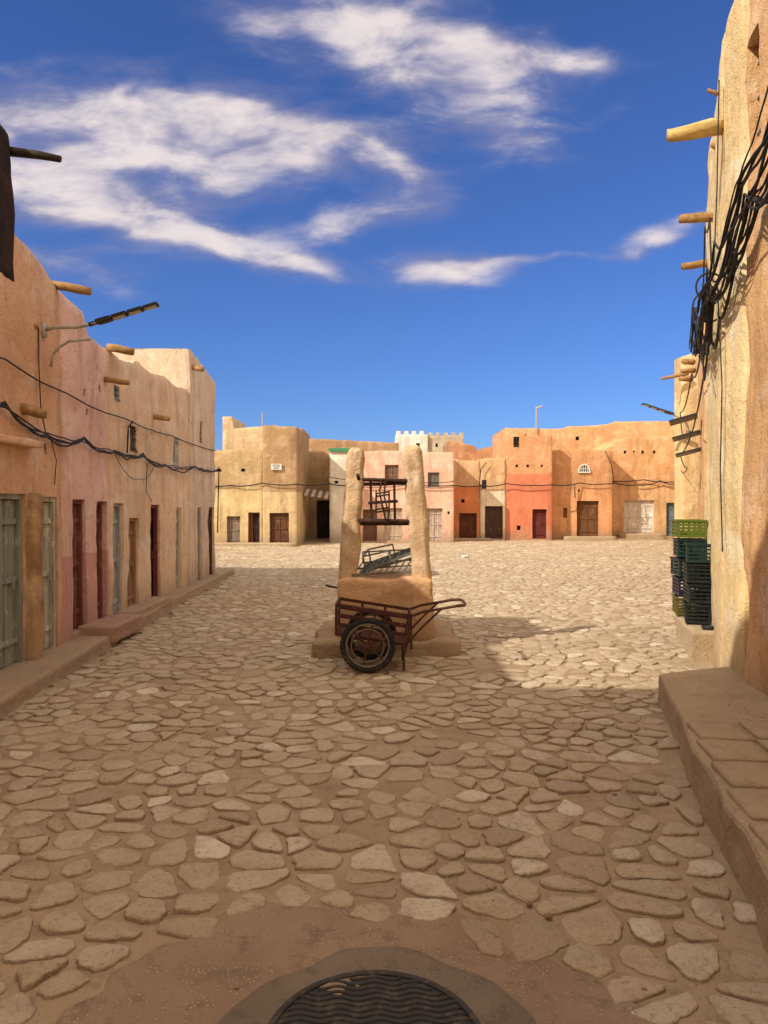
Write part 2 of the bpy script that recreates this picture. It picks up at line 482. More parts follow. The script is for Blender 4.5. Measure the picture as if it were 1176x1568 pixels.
mb=MB(); mb.torus((-.03,2.19,mz),.325,.012,'Z',48,8,.6)
pts=[(-.03+.32*math.cos(2*math.pi*k/48),2.19+.32*math.sin(2*math.pi*k/48),mz-.002) for k in range(48)]
mb.add(pts,[tuple(range(48))])
k=-.3
while k<.31:
    half=math.sqrt(max(0,.31**2-k*k)); seg=[]
    n=int(half*2/.012)
    if n>4:
        for i in range(n+1):
            x=-half+2*half*i/n; seg.append((-.03+x,2.19+k+.008*math.sin(x*50+k*6),mz-.002))
        mb.tube(seg,.0065,6)
    k+=.026
mb.obj('iron_lid',M_iron,mh,True)

# rough rounded block ------------------------------------------------
def rough(mb,c,size,r=.04,amp=.02,cuts=10,shear=(0,0),taper=(1,1),rot=0,sc=3):
    bm=bmesh.new(); bmesh.ops.create_cube(bm,size=2)
    bmesh.ops.subdivide_edges(bm,edges=bm.edges[:],cuts=cuts,use_grid_fill=True)
    h=Vector((size[0]/2,size[1]/2,size[2]/2)); C=Vector(c); R=Matrix.Rotation(rot,3,'Z')
    for v in bm.verts:
        p=Vector((v.co.x*h.x,v.co.y*h.y,v.co.z*h.z))
        q=Vector([max(-(h[i]-r),min(h[i]-r,p[i])) for i in range(3)]); dd=p-q
        if dd.length>1e-6: p=q+dd.normalized()*r
        t=(p.z/h.z+1)/2
        p.x=p.x*(1+(taper[0]-1)*t)+shear[0]*t; p.y=p.y*(1+(taper[1]-1)*t)+shear[1]*t
        p=R@p+C
        nrm=(p-C); nrm=Vector((nrm.x/h.x,nrm.y/h.y,nrm.z/h.z)).normalized()
        p+=nrm*amp*(fbm(p*sc,4))
        v.co=p
    bm.verts.ensure_lookup_table()
    mb.add([v.co for v in bm.verts],[[l.index for l in f.verts] for f in bm.faces]); bm.free()

# walkways ----------------------------------------------------------
def prism(name,outline,z0,z1,mat,amp=.015,seg=.12,parent=None):
    pts=[]
    n=len(outline)
    for i in range(n):
        a=Vector(outline[i]);b_=Vector(outline[(i+1)%n]); k=max(1,int((b_-a).length/seg))
        pts+=[a.lerp(b_,t/k) for t in range(k)]
    area=sum(pts[i].x*pts[(i+1)%len(pts)].y-pts[(i+1)%len(pts)].x*pts[i].y for i in range(len(pts)))
    if area<0: pts=pts[::-1]
    N=len(pts); rings=[]
    for off,z in ((.012,z0),(0,z0*.5+z1*.5),(-.002,z1-.03),(-.012,z1-.01),(-.035,z1),(-.09,z1+.002)):
        ring=[]
        for i,p in enumerate(pts):
            t=(pts[(i+1)%N]-pts[i-1]).normalized(); nr=Vector((t.y,-t.x))
            w=amp*fbm(Vector((p.x*3,p.y*3,z*2)),4)
            q=p+nr*(off+w); zz=z+ (.4*amp*fbm(Vector((p.x*2,p.y*2,5)),3) if z>z0 else 0)
            ring.append((q.x,q.y,zz))
        rings.append(ring)
    V=[v for r in rings for v in r]; F=[]
    for r in range(len(rings)-1):
        for k in range(N): F.append((r*N+k,r*N+(k+1)%N,(r+1)*N+(k+1)%N,(r+1)*N+k))
    F.append(tuple((len(rings)-1)*N+k for k in range(N)))
    me=bpy.data.meshes.new(name); me.from_pydata(V,[],F); me.update()
    bm=bmesh.new(); bm.from_mesh(me); bmesh.ops.triangulate(bm,faces=[f for f in bm.faces if len(f.verts)>4]); bmesh.ops.recalc_face_normals(bm,faces=bm.faces); bm.to_mesh(me); bm.free()
    o=bpy.data.objects.new(name,me); col.objects.link(o); me.materials.append(mat); o.parent=parent
    return o
M_walk=adobe('walkway_plaster',(.42,.31,.21),(.35,.26,.17),dirt=(.37,.265,.17),off=2,ps=2,k=1)
M_walkR=adobe('walkway_concrete',(.48,.36,.23),(.41,.31,.195),dirt=(.42,.31,.19),off=6,ps=2,k=1)
out=[(lcurb(y),y) for y in (-1,1.5,3,4.4,5.7,6.9,8,9.4,10.7,12,14,15.6,17.0)]
out+=[(-3.95,17.0),(-3.95,15.6),(-3.8,9),(-3.7,-1)]
prism('left_pavement',out,-.06,.14,M_walk,amp=.02)
prism('right_pavement',[(1.05,-1),(1.12,1.2),(1.42,2.7),(1.6,3.5),(1.78,4.28),(2.0,5.1),(2.22,5.95),(2.5,6.1),(3.1,6.3),(2.9,4),(2.4,-1)],-.06,.24,M_walkR,amp=.025)
prism('stone_platform',[(3.22,7.7),(3.8,7.75),(4.6,9.9),(3.95,10.0),(3.5,8.8)],-.06,.27,M_walkR,amp=.02)
mb=MB()
rows=[(1.3+.36*k) for k in range(9)]
for k,y in enumerate(rows):
    xl=rcurb(y+.2)+.03; xw=1.53+.2214*y+.1
    x=xl; 
    while x<xw-.1:
        w=random.uniform(.22,.40)
        rough(mb,(x+w/2,y+.2+random.uniform(-.01,.01),.244+random.uniform(-.004,.004)),(w-.022,.335,.05),.014,.005,4,rot=-.12)
        x+=w
mb.obj('pavement_slabs',M_walkR,None,True)
M_pinkstep=adobe('pink_step_plaster',(.48,.27,.22),off=9)
mb=MB(); rough(mb,(-3.22,8.75,.14),(.42,1.0,.2),.03,.02); mb.obj('door_step',M_pinkstep,None,True)
mb=MB(); rough(mb,(-3.38,10.4,.15),(.3,1.7,.14),.03,.02); mb.obj('door_step',M_walk,None,True)

# ------------------------------------------------------------------ left row
def LP(y,o=0): return (lwall(y)+o,y)
def lops(base,lst):
    f=math.sqrt(1+.03**2)
    return [((a-base)*f,(b_-base)*f,z0,z1,k,c) for a,b_,z0,z1,k,c in lst]
mA=adobe('adobe_ochre',(.68,.42,.26),(.58,.345,.205),off=1,patch=(.71,.50,.35),dirt=(.36,.22,.13))
mB=adobe('adobe_pink',(.76,.51,.42),(.67,.44,.35),low=(.62,.33,.29),split=1.05,off=4,patch=(.78,.58,.49))
mC=adobe('adobe_cream',(.73,.54,.37),(.64,.46,.31),off=7,patch=(.77,.62,.47))
mD=adobe('adobe_greycream',(.67,.53,.40),(.60,.465,.35),off=12,patch=(.73,.61,.49))
mT=adobe('adobe_tall',(.58,.38,.22),off=15)
mK=adobe('adobe_painted_shade',(.032,.021,.014),(.02,.014,.01),off=3,patch=(.055,.028,.016),dirt=(.03,.02,.015))  # near-black mud: the turret's deep shadow is painted into its colour
hA=house('adobe_house',LP(.45),LP(7.75),5,[(0,4.1),(6.1,4.1),(6.5,4.02),(7.3,3.86)],
  lops(.45,[(6.12,6.86,.14,1.70,'door',(.27,.28,.23)),(7.14,7.60,.14,1.68,'door',(.46,.44,.35)),
   (6.46,6.54,3.6,3.72,'hole',0),(7.3,7.36,2.1,2.2,'hole',0),(4.0,4.9,.14,1.7,'door',(.15,.1,.06))]),mA,step=.12,amp=.035,recess=.07)
hB=house('adobe_house',LP(7.75),LP(9.2),5,[(0,3.85),(.6,3.78),(.72,3.55),(1.45,3.5)],
  lops(7.75,[(8.0,8.42,.2,1.66,'door',(.19,.07,.055)),(8.75,9.06,.2,1.64,'door',(.22,.09,.07)),
   (8.28,8.34,2.82,2.9,'hole',0),(8.8,8.88,2.95,3.03,'hole',0),(8.4,8.46,2.62,2.69,'hole',0)]),mB,step=.11,amp=.03,seed=1,recess=.10)
hC=house('adobe_house',LP(9.2),LP(13.4),6,[(0,3.55),(1,3.52),(1.1,3.58),(2.5,3.62),(4.2,3.66)],
  lops(9.2,[(9.3,9.68,.15,1.62,'door',(.38,.38,.36)),(9.9,10.34,.15,1.42,'door',(.32,.19,.10)),(10.95,11.45,.15,1.6,'gap',(.2,.05,.04)),
   (12.4,12.8,.15,1.55,'door',(.5,.45,.35)),(9.98,10.3,2.33,2.68,'grille',(.08,.07,.06)),(12.25,12.68,2.26,2.72,'shutter',(.5,.47,.40)),
   (9.38,9.58,2.93,3.12,'grille',(.2,.25,.27))]),mC,step=.12,amp=.03,seed=2,recess=.08)
hD=house('adobe_house',LP(13.4,.04),LP(15.6,.04),6,[(0,4.42),(1.2,4.34),(2.2,4.18)],
  lops(13.4,[(13.85,14.25,.15,1.55,'door',(.36,.31,.25)),(14.95,15.4,.15,1.55,'door',(.10,.06,.04)),(14.1,14.3,2.8,3.2,'grille',(.15,.14,.12))]),mD,step=.14,amp=.035,seed=3,recess=.08)
hT=house('tall_adobe_house',(-3.35,-9),(-3.13,.40),6,7.5,[(3,3.9,.1,1.9,'door',(.2,.12,.07)),(6.5,7.1,3.4,4.2,'shutter',(.3,.28,.2))],mT,step=.4,amp=.04,seed=5)
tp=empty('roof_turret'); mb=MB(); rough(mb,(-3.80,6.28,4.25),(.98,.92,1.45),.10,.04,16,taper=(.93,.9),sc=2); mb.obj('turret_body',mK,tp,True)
mb=MB(); mb.tube([(-3.5,6.7,4.80),(-3.1,6.72,4.76),(-2.93,6.73,4.73)],[.045,.04,.03],8,.3); mb.obj('turret_beam',M_beam_dark,tp,True)
beams(hA,[((-3.4,7.62,3.86),(-3.03,7.66,3.80),.045),((-3.4,6.86,2.50),(-3.14,6.86,2.44),.05),((-3.35,7.05,3.3),(-3.3,7.05,3.3),.03)],M_beam)
beams(hB,[((-3.4,9.0,3.12),(-3.1,9.0,3.08),.035)],M_beam)
beams(hC,[((-3.45,9.25,3.56),(-3.13,9.27,3.51),.05),((-3.5,11.05,2.92),(-3.2,11.05,2.88),.04)],M_beam)
beams(hD,[((-3.6,13.5,4.12),(-3.28,13.5,4.06),.045)],M_beam)
mb=MB(); rough(mb,(-3.27,6.45,2.16),(.16,1.0,.07),.02,.012,6); mb.obj('lintel_ledge',mA,hA,True)
mb=MB(); rough(mb,(-3.31,6.98,.85),(.14,.2,1.7),.05,.05,10); mb.obj('worn_jamb',adobe('worn_mud',(.50,.32,.16),(.18,.10,.055),off=22),hA,True)

def cable(name,pts,r=.008,sag=.03,mat=M_cable,seg=8,jit=.012):
    P=[]
    for a,b_ in zip(pts[:-1],pts[1:]):
        a=Vector(a);b_=Vector(b_)
        for i in range(seg):
            t=i/seg; q=a.lerp(b_,t); q.z-=4*sag*t*(1-t)*min(1,(b_-a).length); q.z+=jit*noise.noise(q*3+Vector((r*900,0,0))); P.append(q)
    P.append(Vector(pts[-1]))
    mb=MB(); mb.tube(P,r,6); return mb.obj(name,mat,None,True)
def Lc(y,z,o=.05): return (lwall(y)+o,y,z)
cab=empty('electric_cables')
def C(pts,**k):
    o=cable('cable',pts,**k); o.parent=cab
C([Lc(1,2.95),Lc(5,2.9),Lc(6.4,2.86),Lc(7.7,2.76),Lc(9.6,2.72),Lc(12,2.72),Lc(15.6,2.74)],r=.008)
for k in range(4):
    C([Lc(1,2.55+.02*k),Lc(5,2.5),Lc(6.38,2.43+.015*k),Lc(7.25,2.29-.01*k),Lc(8.2,2.30+.012*k),Lc(9.21,2.27),Lc(10.4,2.27+.02*k),Lc(11.6,2.23-.01*k),Lc(13.4,2.29,.1),Lc(15.6,2.3+.02*k,.1)],r=.007+.0012*k,jit=.045,sag=.02+.02*k)
C([Lc(7.1,3.3,.03),Lc(7.1,2.95,.03),Lc(7.12,2.5,.04),Lc(7.2,2.3)],r=.006,sag=0)
C([Lc(9.7,2.28),Lc(9.75,2.62),Lc(9.95,2.72)],r=.012,sag=0)
C([Lc(7.3,2.28),Lc(7.5,2.05,.03),Lc(7.45,1.8,.03)],r=.005,sag=.0)
C([Lc(9.2,2.25),Lc(10.2,1.95),Lc(11,2.2)],r=.005,sag=.1)
C([Lc(10.6,2.2),Lc(10.62,1.8,.03),Lc(10.9,1.65,.03)],r=.005,sag=0)
C([Lc(15.58,2.4,.12),Lc(15.62,2.0,.1),Lc(15.6,1.0,.08)],r=.012,sag=0)

# street lamps ------------------------------------------------------
M_pole=paint('lamp_pole_paint',(.45,.40,.33),(.25,.18,.12),.5,.5)
M_black=paint('lamp_black',(.03,.03,.032),(.06,.05,.04),.4,.4)
M_led=paint('led_lens',(.5,.5,.45),(.4,.4,.36),.3,.3)
def lamp(path,head0,head1,w=.14,pathr=.018):
    P=empty('street_lamp')
    mb=MB(); mb.tube(path,pathr,10); a=Vector(path[0])
    mb.box(a,(.03,.07,.14)); mb.obj('arm',M_pole,P,True)
    mb=MB(); h0=Vector(head0);h1=Vector(head1)
    for k in range(4):
        p=h0.lerp(h1,k/4+.01);q=h0.lerp(h1,(k+1)/4-.015); mb.bar(p,q,w*(1-.08*k),.026)
    mb.bar(h0-(h1-h0)*.12,h1-(h1-h0)*.02,.03,.035)
    mb.obj('lamp_head',M_black,P)
    mb=MB()
    dn=Vector((0,0,-.017))
    for k in range(1,4): mb.bar(h0.lerp(h1,k/4+.03)+dn,h0.lerp(h1,(k+1)/4-.04)+dn,w*.6,.006)
    mb.obj('led_panel',M_led,P)
lamp([(-3.31,7.22,3.30),(-3.2,7.22,3.33),(-3.0,7.22,3.33),(-2.80,7.22,3.37)],(-2.8,7.22,3.375),(-2.2,7.25,3.565))
jp=empty('wall_conduit_bracket'); mb=MB(); mb.tube([(-3.26,7.25,2.95),(-3.24,7.25,3.06),(-3.18,7.25,3.14),(-3.08,7.25,3.20),(-2.87,7.25,3.22)],.014,8); mb.obj('bent_pipe',M_pole,jp,True)
lamp([(8.86,21.6,3.5),(8.84,21.5,3.8),(8.7,21.4,4.05),(8.35,21.4,4.22)],(8.35,21.4,4.22),(7.45,21.4,4.52),w=.3,pathr=.035)

# ------------------------------------------------------------------ right side
mR1=adobe('adobe_orange',(.70,.43,.22),(.61,.36,.175),off=31,patch=(.75,.54,.34))
mR1b=adobe('adobe_paleyellow',(.78,.60,.33),(.70,.52,.265),off=33,patch=(.82,.70,.47))
r1=house('adobe_house',(2.815,5.80),(1.53-.2214*3,-3),5,5.9,[(.11,.42,4.3,5.1,'grille',(.25,.27,.26)),(4.2,5.1,.25,2.1,'door',(.2,.12,.07))],mR1,step=.12,amp=.04,seed=8,recess=.2)
r2=house('adobe_house',(4.15,9.55),(2.97,6.5),4,[(0,5.75),(3.3,5.85)],[],mR1b,step=.14,amp=.04,seed=9)
r3=house('adobe_house',(2.965,6.497),(2.812,5.802),3.5,[(0,5.83),(.7,5.87)],[],mR1b,step=.1,amp=.03,seed=9)
beams(r2,[((3.1,6.62,4.97),(2.52,6.58,4.87),.065)],M_beam_pale)
beams(r2,[((3.75,8.2,4.78),(3.25,8.15,4.74),.05),((4.1,9.2,4.60),(3.68,9.15,4.54),.045),((3.6,7.8,5.3),(3.42,7.75,5.36),.03),((3.1,6.9,5.4),(3.0,6.9,5.45),.02)],M_beam)
KSAT=1.06
mG1=adobe('adobe_gold',(.68,.41,.20),off=35); mG2=adobe('adobe_sandgold',(.72,.51,.27),off=37)
r4=house('adobe_house',(8.42,19.8),(5.35,12.4),5,[(0,5.3),(4,5.15),(8.0,4.75)],[(.6,1.5,.05,1.7,'door',(.2,.08,.04)),(2.2,2.8,2.5,3.1,'shutter',(.15,.15,.15)),(3.2,4.2,.05,1.7,'door',(.12,.12,.12)),(5.3,5.8,2.6,3.2,'shutter',(.2,.1,.05)),(6,6.8,.05,1.7,'door',(.2,.12,.07))],mG1,step=.25,amp=.04,seed=10)
r5=house('adobe_house',(8.85,22),(11,22),.5,[(0,6.0),(.4,6.1),(2.1,6.1)],[(.15,.3,3.6,3.8,'hole',0)],mG2,step=.2,amp=.04,seed=11)
r6=house('adobe_house',(14.2,34.6),(9.2,22.5),5,[(0,4.6),(12,5.2)],[(1,1.9,.05,1.7,'door',(.2,.12,.07)),(3,3.9,.05,1.7,'door',(.1,.12,.12)),(7,7.6,2.6,3.2,'shutter',(.3,.3,.3))],mG1,step=.3,amp=.04,seed=12)
beams(r4,[((8.1,19.5,4.9),(7.75,19.4,4.9),.07),((7.3,17.4,4.75),(6.95,17.3,4.72),.06),((6.3,15.1,4.5),(6.05,15,4.5),.06)],M_beam)
beams(r5,[((8.95,21.8,5.45),(8.15,21.7,5.3),.05)],M_beam)
aw=empty('tin_awning'); mb=MB()
for k in range(3): mb.box((5.62+.1*k,13.9+.1*k,3.2-.3*k),(.5,.8,.03),(0,-.25,-.4))
mb.obj('awning_sheets',M_black,aw)
def Rw(y,z,o=.07):
    if y<6.5: x=1.531+.2214*y
    else: x=.456+.3867*y
    return (x-o,y-.02,z)
R_=random.Random(3)
for k in range(15):
    j=lambda a=.12: R_.uniform(-a,a)
    o=.06+.012*k
    C([Rw(2.5,3.7+j(.3),o),Rw(4.4,3.95+j(.2),o),Rw(5.2,3.75+j(),o),Rw(5.8+j(),3.55+j(.16),o),Rw(6.5+j(),3.45+j(.2),o),Rw(7.3+j(.2),3.42+j(.2),o),Rw(8.3+j(.2),3.62+j(.16),o),Rw(9.45,3.6+j(.12),o)],r=R_.choice([.006,.008,.010,.013]),sag=R_.choice([.03,.06,.12,.22]),jit=.09,mat=M_cable)
C([Rw(9.4,3.6),Rw(8.0,4.6,.1),Rw(7.0,4.3,.1),Rw(6.6,3.7,.1)],r=.008,sag=.1)
C([Rw(7.2,3.6,.1),Rw(7.1,3.0,.12),Rw(7.5,2.85,.12),Rw(8.4,3.3,.1),Rw(9.3,3.5,.1)],r=.010,sag=.05)
C([Rw(6.4,3.5,.08),Rw(6.3,2.6,.06),Rw(6.35,1.9,.06),Rw(6.3,1.2,.05)],r=.006,sag=.0,jit=.03)
C([Rw(9.4,3.6),(5.4,13,3.9),(6.4,16,3.6),(8.1,20,3.5)],r=.012,sag=.2)
C([Rw(6.5,5.3,.05),Rw(6.55,4.4,.06),Rw(6.7,3.7,.08)],r=.006,sag=0)
C([Rw(7.2,3.3),(5.3,12.7,2.9),(6.4,16,2.7),(8.2,20,2.6),(8.8,21.9,2.6),(13.9,34.5,2.6)],r=.012,sag=.1)
for k in range(2):
    mb=MB(); cx,cy,cz=Rw(6.9+.3*k,3.62-.1*k,.10); mb.torus((cx,cy,cz),.13+.02*k,.010,'Y',26,6); o=mb.obj('cable_coil',M_cable,cab,True)

# crates --------------------------------------------------------------
def crate(P,c,size,mat,rot=0):
    mb=MB(); w,dp,h=size
    R=Matrix.Rotation(rot,3,'Z')
    def bb(x,y,z,a,b_,c_):
        mb.box(Vector(c)+R@Vector((x,y,z)),(a,b_,c_),(0,0,rot))
    for sx in(-1,1):
        for sy in(-1,1): bb(sx*(w/2-.012),sy*(dp/2-.012),h/2,.024,.024,h)
    for k in range(5):
        z=h*(k+.5)/5
        hh=.022 if k not in(0,4) else .034
        for sy in(-1,1): bb(0,sy*(dp/2-.006),z,w-.05,.009,hh)
        for sx in(-1,1): bb(sx*(w/2-.006),0,z,.009,dp-.05,hh)
    n=int(w/.06)
    for k in range(1,n):
        for sy in(-1,1): bb(-w/2+w*k/n,sy*(dp/2-.014),h/2,.012,.006,h-.01)
    n=int(dp/.06)
    for k in range(1,n):
        for sx in(-1,1): bb(sx*(w/2-.014),-dp/2+dp*k/n,h/2,.006,.012,h-.01)
    for k in range(6): bb(0,-dp/2+dp*(k+.5)/6,.01,w-.03,dp/9,.012)
    for sx in(-1,1):bb(sx*(w/2),0,h-.012,.02,dp,.02)
    for sy in(-1,1):bb(0,sy*(dp/2),h-.012,w+.02,.02,.02)
    mb.obj('crate',mat,P)
def pl(name,c):
    return paint(name,c,tuple(x*.6+.02 for x in c),.5,.45)
pg,pt_,pb,py,pk=pl('plastic_green',(.10,.14,.02)),pl('plastic_teal',(.012,.030,.026)),pl('plastic_violet',(.022,.020,.036)),pl('plastic_yellowgreen',(.10,.085,.018)),pl('plastic_black',(.012,.016,.016))
cs=empty('plastic_crates')
Hc=.225
for k,mt in enumerate((py,pb,pt_,pt_,pg)):
    crate(cs,(3.69+.01*(k%2),8.95,.28+Hc*k*1.03),(.32,.42,Hc-.01),mt,rot=.06*((k*7)%3-1)-.2)
for k,mt in enumerate((pk,pk,pk,pt_)):
    crate(cs,(3.54+.012*(k%2),8.35,.28+Hc*k),(.26,.40,Hc-.01),mt,rot=.05*((k*5)%3-1)-.3)

# ------------------------------------------------------------------ far facades
def fh(x0,x1,Y,top,ops,mat,depth=4,seed=0,nm='adobe_house',step=.3):
    o2=[(a-x0,b_-x0,c,d_,k,cc) for a,b_,c,d_,k,cc in ops]
    t2=top if not isinstance(top,(list,tuple)) else [(a-x0,b_) for a,b_ in top]
    return house(nm,(x0,Y),(x1,Y),depth,t2,o2,mat,step=step,amp=.035,seed=seed,recess=.15)
BR=(.14,.06,.03)
m1=adobe('adobe_tanyellow',(.50,.36,.20),(.43,.30,.16),low=(.66,.50,.27),split=2.3,off=41)
m1b=adobe('adobe_brown',(.44,.29,.165),(.37,.24,.13),low=(.66,.50,.29),split=2.1,off=43)
m1c=adobe('adobe_sand',(.62,.47,.30),off=44)
fh(-9.5,-4.74,29,3.75,[(-6.17,-5.64,.05,1.15,'door',(.25,.19,.15)),(-5.33,-4.87,.05,1.3,'gap',(.2,.06,.035)),(-6.5,-6.38,2.9,3.0,'hole',0),(-5.6,-5.45,2.9,3.02,'hole',0),(-7.6,-6.9,.05,1.3,'door',BR)],m1,seed=21)
f1b=fh(-4.74,-3.41,28.93,[(-4.74,4.7),(-4.3,4.74),(-4.1,4.68),(-3.41,4.62)],[(-4.48,-3.72,.05,1.28,'door',BR)],m1b,depth=4.6,seed=22)
fh(-6.68,-4.93,30.6,[(-6.68,5.25),(-6.3,5.25),(-6.2,4.75),(-4.93,4.85)],[],m1c,seed=23,depth=3)
fh(-4.9,-2.0,34,4.05,[(-4.4,-3.5,.05,1.7,'door',BR),(-3.1,-2.5,.05,1.8,'hole',0)],adobe('adobe_umber',(.42,.27,.15),off=45),seed=24)
fh(-4.9,.8,40,[(-4.9,5.75),(-4.4,5.7),(-4.3,5.2),(0.8,4.95)],[],adobe('adobe_umber2',(.42,.26,.145),off=46),seed=25)
m2a=adobe('plaster_white',(.80,.71,.58),off=47,k=1)
m2b=adobe('plaster_salmon',(.76,.49,.38),(.68,.42,.32),off=48,patch=(.80,.60,.49),k=1.15)
fa=fh(-2.31,-1.34,31.4,[(-2.31,3.9),(-1.34,3.86)],[(-2.1,-1.95,2.5,2.62,'hole',0)],m2a,seed=26)
fh(-1.34,2.98,31.5,[(-1.34,3.86),(.2,3.9),(2.98,3.82)],[(.04,.62,2.6,3.3,'shutter',(.26,.16,.10)),(1.86,2.36,2.35,2.98,'shutter',(.24,.2,.17)),
  (.0,.78,.08,1.46,'door',(.52,.40,.29)),(1.76,2.5,.05,1.45,'door',(.5,.40,.32)),(-.9,-.3,.05,1.4,'door',(.2,.1,.06)),(2.7,2.8,1.2,1.32,'hole',0)],m2b,seed=27)
mb=MB(); mb.box((-1.85,31.35,3.93),(1.0,.1,.12)); mb.obj('green_tarp_strip',pl('tarp_green',(.05,.28,.12)),fa)
mW=adobe('fort_white',(.80,.74,.64),off=49,k=1); mWt=adobe('fort_tan',(.52,.42,.30),off=50,k=1)
def crenel(P,x0,x1,Y,z,mat,w=.36,h=.34):
    mb=MB(); x=x0
    while x<x1-w*.6:
        rough(mb,(x+w/2,Y+.2,z+h/2-.05),(w,.35,h),.04,.01,2); x+=w*1.75
    mb.obj('crenellations',mat,P)
c1_=fh(.95,3.55,60,7.3,[(2.6,2.9,6.2,6.6,'hole',0)],mW,seed=28,nm='crenellated_fort'); crenel(c1_,1.0,3.5,60,7.3,mW)
c2_=fh(3.56,6.5,60.3,7.25,[(4.2,4.4,6.3,6.6,'hole',0),(5.4,5.6,6.3,6.6,'hole',0)],mWt,seed=29,nm='crenellated_fort'); crenel(c2_,3.6,6.5,60.3,7.2,mWt)
m3=adobe('plaster_orange_red',(.64,.42,.25),(.56,.34,.19),low=(.68,.25,.11),split=2.42,off=51)
m4=adobe('plaster_white_base',(.64,.43,.25),(.57,.36,.20),low=(.82,.71,.54),split=2.25,off=52,k=1.1)
m5=adobe('plaster_red',(.64,.35,.19),(.56,.29,.15),low=(.68,.235,.14),split=3.0,off=53)
m6=adobe('plaster_rust',(.60,.33,.17),(.52,.27,.135),low=(.70,.37,.19),split=2.4,off=54)
m7=adobe('plaster_amber',(.65,.38,.19),(.57,.315,.155),low=(.72,.46,.25),split=2.55,off=55)
fh(2.98,4.35,33.5,[(2.98,3.75),(3.5,3.6),(4.35,3.62)],[(3.40,4.20,.06,1.22,'door',(.13,.05,.03)),(3.5,3.65,1.7,1.85,'hole',0)],m3,seed=30)
fh(4.36,5.50,33.45,[(4.36,3.67),(5.5,3.72)],[(4.57,5.38,.06,1.54,'door',(.09,.05,.035)),(4.42,4.64,2.32,2.72,'grille',(.1,.16,.22))],m4,seed=31)
fh(5.51,7.62,33.5,[(5.51,5.1),(6.4,5.02),(6.45,4.15),(7.62,4.1)],[(6.72,7.37,.06,1.4,'door',(.13,.03,.025)),(5.86,6.13,4.2,4.68,'grille',(.1,.08,.06)),(6.02,6.2,.45,.66,'hole',0),(5.95,6.07,3.3,3.42,'hole',0),(6.45,6.57,3.3,3.42,'hole',0),(7.1,7.2,3.3,3.42,'hole',0)],m5,seed=32)
f6=fh(7.63,10.60,34.3,[(7.63,4.12),(9.2,4.2),(10.6,4.1)],[(8.94,9.97,.12,1.78,'door',(.17,.08,.035)),(8.3,8.5,1.0,1.45,'shutter',(.3,.15,.05)),(9.0,9.1,2.2,2.3,'hole',0)],m6,seed=33)
f7=fh(10.61,15.5,35.5,[(10.61,4.2),(10.95,4.5),(11.4,4.8),(12.6,4.86),(15.5,4.9)],[(11.51,12.98,.25,1.82,'door',(.72,.67,.58)),(13.55,14.05,.1,1.7,'door',(.16,.22,.27)),
  (11.5,11.64,4.05,4.2,'hole',0),(12.35,12.49,4.05,4.2,'hole',0),(12.9,13.04,4.05,4.2,'hole',0),(11.95,12.05,4.1,4.2,'hole',0)],m7,seed=34)
fh(3.3,6.1,37.5,[(3.3,4.85),(4.6,4.6),(4.7,4.4),(6.1,4.7)],[],adobe('adobe_umber3',(.46,.25,.14),off=56),seed=35)
f8=fh(6.9,16,39,[(6.9,5.65),(9.5,5.6),(9.7,5.72),(12,5.85),(12.2,6.0),(16,6.0)],[(3.2+6.9,3.4+6.9,5.0,5.2,'hole',0)],adobe('adobe_apricot',(.67,.39,.20),off=57),seed=36)
mb=MB(); rough(mb,(12.25,35.2,.08),(2.2,.5,.3),.05,.02); rough(mb,(9.45,34.0,.03),(2.4,.45,.24),.05,.02); rough(mb,(3.8,33.2,.0),(2.0,.45,.2),.05,.02); rough(mb,(-5.2,28.7,.03),(3.6,.4,.2),.05,.02); mb.obj('stone_door_steps',M_walkR,None,True)
aw2=MB(); 
arc=[(9.27+.26*math.cos(t),34.24,3.1+.36*math.sin(t)) for t in [math.pi*k/14 for k in range(15)]]
aw2.tube(arc,.03,6); aw2.bar((8.99,34.24,3.1),(9.55,34.24,3.1),.06,.05)
for k in range(1,5):
    x=9.01+.52*k/5; hh=.36*math.sqrt(max(0,1-((x-9.27)/.26)**2)); aw2.bar((x,34.24,3.1),(x,34.24,3.1+hh),.025,.025)
aw2.bar((9.05,34.24,3.26),(9.49,34.24,3.26),.025,.025)
aw2.obj('arched_window_grille',pl('white_paint',(.75,.72,.65)),f6)
mb=MB(); mb.add([(9.27+.25*math.cos(t),34.27,3.1+.35*math.sin(t)) for t in [math.pi*k/14 for k in range(15)]],[tuple(range(15))]); mb.obj('arched_window_dark',wood('glass_dark',(.12,.11,.1)),f6)
mb=MB(); mb.box((-4.2,28.86,3.08),(.42,.04,.24)); sg=empty('wall_sign'); mb.obj('sign_board',pl('sign_white',(.7,.66,.58)),sg)
mb=MB(); 
for k in range(3): mb.box((-4.2,28.835,3.15-.07*k),(.3-.05*k,.006,.022))
mb.obj('sign_text',M_black,sg)
ta=empty('striped_awning'); mb=MB(); mb2=MB()
for k in range(8):
    mm=mb if k%2 else mb2
    a=Vector((-3.4+.14*k,31.3,2.15-.02*k)); mm.box(a,(.138,1.2,.02),(.25,0,0))
mb.obj('stripe_a',pl('awning_cream',(.5,.42,.32)),ta); mb2.obj('stripe_b',pl('awning_brown',(.16,.09,.06)),ta)
rl=empty('roof_lamp_post'); mb=MB(); mb.tube([(8.0,38.9,5.4),(8.0,38.9,6.3),(8.0,38.9,6.75)],.035,8); mb.bar((8.0,38.9,6.7),(8.3,38.8,6.78),.12,.07); mb.obj('post',M_pole,rl)
ra=empty('roof_antenna'); mb=MB(); mb.tube([(-5.1,31,4.7),(-5.1,31,5.5)],.02,6); mb.obj('mast',M_pole,ra)
def FC(lst,**k): C([(x,y-.06,z) for x,y,z in lst],seg=6,**k)
